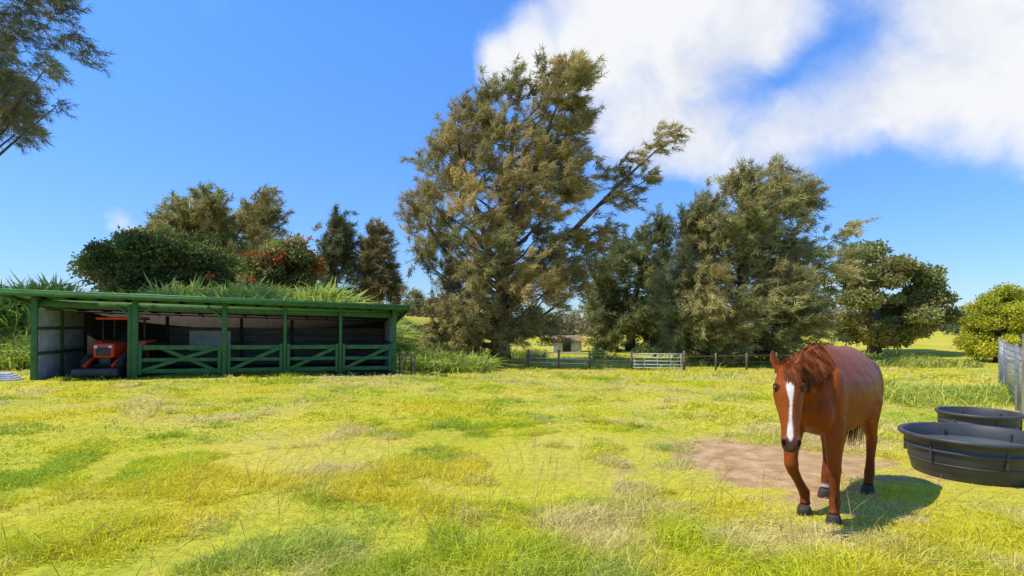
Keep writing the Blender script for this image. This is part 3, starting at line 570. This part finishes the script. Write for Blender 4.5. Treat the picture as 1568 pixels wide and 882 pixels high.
a=me.color_attributes.new('Col','FLOAT_COLOR','POINT'); c4=np.ones((nv,4),np.float32); c4[:,:3]=col; a.data.foreach_set('color',c4.ravel())
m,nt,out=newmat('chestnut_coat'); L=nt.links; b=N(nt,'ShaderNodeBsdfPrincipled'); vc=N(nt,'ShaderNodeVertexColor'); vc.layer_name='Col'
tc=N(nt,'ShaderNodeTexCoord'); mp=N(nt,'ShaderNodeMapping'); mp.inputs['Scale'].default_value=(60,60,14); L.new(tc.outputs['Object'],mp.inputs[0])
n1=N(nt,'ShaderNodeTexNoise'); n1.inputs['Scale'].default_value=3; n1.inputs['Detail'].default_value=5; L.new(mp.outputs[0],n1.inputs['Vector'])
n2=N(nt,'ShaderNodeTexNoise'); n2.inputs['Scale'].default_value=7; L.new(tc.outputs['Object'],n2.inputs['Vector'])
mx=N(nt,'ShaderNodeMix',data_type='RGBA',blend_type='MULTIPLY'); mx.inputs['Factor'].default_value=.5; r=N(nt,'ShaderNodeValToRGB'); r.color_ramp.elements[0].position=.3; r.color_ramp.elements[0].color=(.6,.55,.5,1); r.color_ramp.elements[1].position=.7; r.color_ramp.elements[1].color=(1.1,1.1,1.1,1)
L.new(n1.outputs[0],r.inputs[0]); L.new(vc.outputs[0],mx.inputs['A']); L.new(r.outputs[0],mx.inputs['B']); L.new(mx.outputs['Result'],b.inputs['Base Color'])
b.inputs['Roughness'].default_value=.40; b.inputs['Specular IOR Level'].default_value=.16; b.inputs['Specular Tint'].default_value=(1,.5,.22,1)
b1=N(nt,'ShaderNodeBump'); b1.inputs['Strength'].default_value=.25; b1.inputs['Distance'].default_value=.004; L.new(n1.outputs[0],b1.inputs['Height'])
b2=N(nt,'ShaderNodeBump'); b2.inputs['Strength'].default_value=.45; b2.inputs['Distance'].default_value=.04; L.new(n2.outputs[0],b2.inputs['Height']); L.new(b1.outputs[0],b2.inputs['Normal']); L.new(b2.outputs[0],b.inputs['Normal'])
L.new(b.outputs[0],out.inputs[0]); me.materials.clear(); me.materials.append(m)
HF=pmat('hoof_horn',(.07,.05,.04),(.035,.028,.022),.7,12,.2,spec=.2)
for nm,(x,y,z,ry) in {'hoof_lf':(.262,.207,0,0),'hoof_rf':(.175,-.048,.006,.35),'hoof_lh':(-.955,.19,0,0),'hoof_rh':(-.515,-.08,0,0)}.items():
    o=lathe(nm,[(0,-.005),(.064,-.005),(.066,.0),(.052,.07),(.046,.08),(.02,.085),(0,.085)],HF,hor,20,(x,y,z),(0,ry,0)); o.scale=(1.12,1,1)
EY=pmat('horse_eye',(.012,.007,.005),(.006,.004,.003),.05,5,0,spec=1.0)
for s in(-1,1):
    c=hd(s*.102,.038,.168); v,f=ell((0,0,0),(.018,.018,.018),None,20); o=mesh_np('eye',v,f,EY,smooth=True,parent=hor); o.location=c
def ribbons(name,paths,wd,cols):
    V=[];F=[];C=[];o=0
    for ps,cl in zip(paths,cols):
        ps=np.array(ps); n=len(ps); tg=norm(np.gradient(ps,axis=0)); sdv=norm(np.cross(tg,rng.normal(size=3))); ww=wd*np.linspace(1,.25,n)[:,None]
        V.append(np.stack([ps-sdv*ww,ps+sdv*ww],1).reshape(-1,3)); C.append(np.tile(cl,(2*n,1)))
        for i in range(n-1): F.append((o+2*i,o+2*i+1,o+2*i+3,o+2*i+2))
        o+=2*n
    return mesh_np(name,np.vstack(V),np.array(F),M_hair,np.vstack(C),parent=hor)
M_hair=leafmat('horse_hair',trans=.15,rough=.45,gl=.03)
HC=np.array((.30,.078,.018)); paths=[];cols=[]
for i in range(3800):
    t=rng.random(); x=-.10+.84*t; z=np.interp(x,[-.10,.08,.25,.42,.58,.70,.79],[1.495,1.495,1.46,1.43,1.41,1.395,1.365])
    side=1 if rng.random()<.8 else -1; lk=math.floor(x*28+rng.normal(0,.3)); lr=random.Random(lk*7+side); ln_=lr.uniform(.20,.34)*(1 if side>0 else .45)*rng.uniform(.75,1.1)
    sw=lr.uniform(-.05,.05); lift=rng.uniform(.0,.02)+.012*lr.random()
    hw=np.interp(x,[-.1,.08,.25,.42,.58,.70,.79],[.16,.165,.15,.12,.10,.088,.075]); hh=np.interp(x,[-.1,.08,.25,.42,.58,.70,.79],[.26,.28,.25,.20,.165,.14,.115]); zc=z-hh
    ps=[np.array([x,rng.normal(0,.01),z-.015])]
    for q in (.12,.3,.5,.72,1.0):
        zz=z+lift*(1-q)-ln_*q**1.5*.95; st=np.clip((zz-zc)/hh,-1,.99); yy=hw*math.sqrt(1-st**2)*(1-.5*max(st,0)**1.5)
        ps.append(np.array([x+sw*q*q+.02*math.sin(q*6+lk),side*(yy+.012+.018*rng.random()+.02*lr.random()*q),zz]))
    paths.append(ps); cols.append(HC*lr.uniform(.7,1.2)*rng.uniform(.65,1.25))
for i in range(200):
    s=rng.normal(0,.016); q=rng.uniform(.05,.13); paths.append([hd(s,.0,-.045),hd(s*1.2,.05,-.035),hd(s*1.4,.078,.02),hd(s*1.7+.01,.092,.04+.5*q),hd(s*2+.015,.090,.04+q)]); cols.append(HC*rng.uniform(.55,1.2))
ribbons('mane',paths,.0024,cols)
paths=[];cols=[]
for i in range(700):
    a_=rng.normal(0,.02,3); sp=rng.normal(0,.05,2); t0=rng.uniform(0,.5); b0=np.array([-1.30-.05*t0,0,1.2-.25*t0])+a_; e_=rng.uniform(.4,.75)
    wv=np.array([0,-.06,0])
    paths.append([b0,b0+[-.06+sp[0]*.3,sp[1]*.3,-.12],b0+[-.07+sp[0]*.6,sp[1]*.7,-.35*e_]+wv*.3,b0+[-.06+sp[0],sp[1],-.7*e_]+wv*.7,b0+[-.05+sp[0]*1.1,sp[1]*1.2,-e_]+wv]); cols.append(np.array((.2,.06,.02))*rng.uniform(.5,1.3))
ribbons('tail',paths,.004,cols)
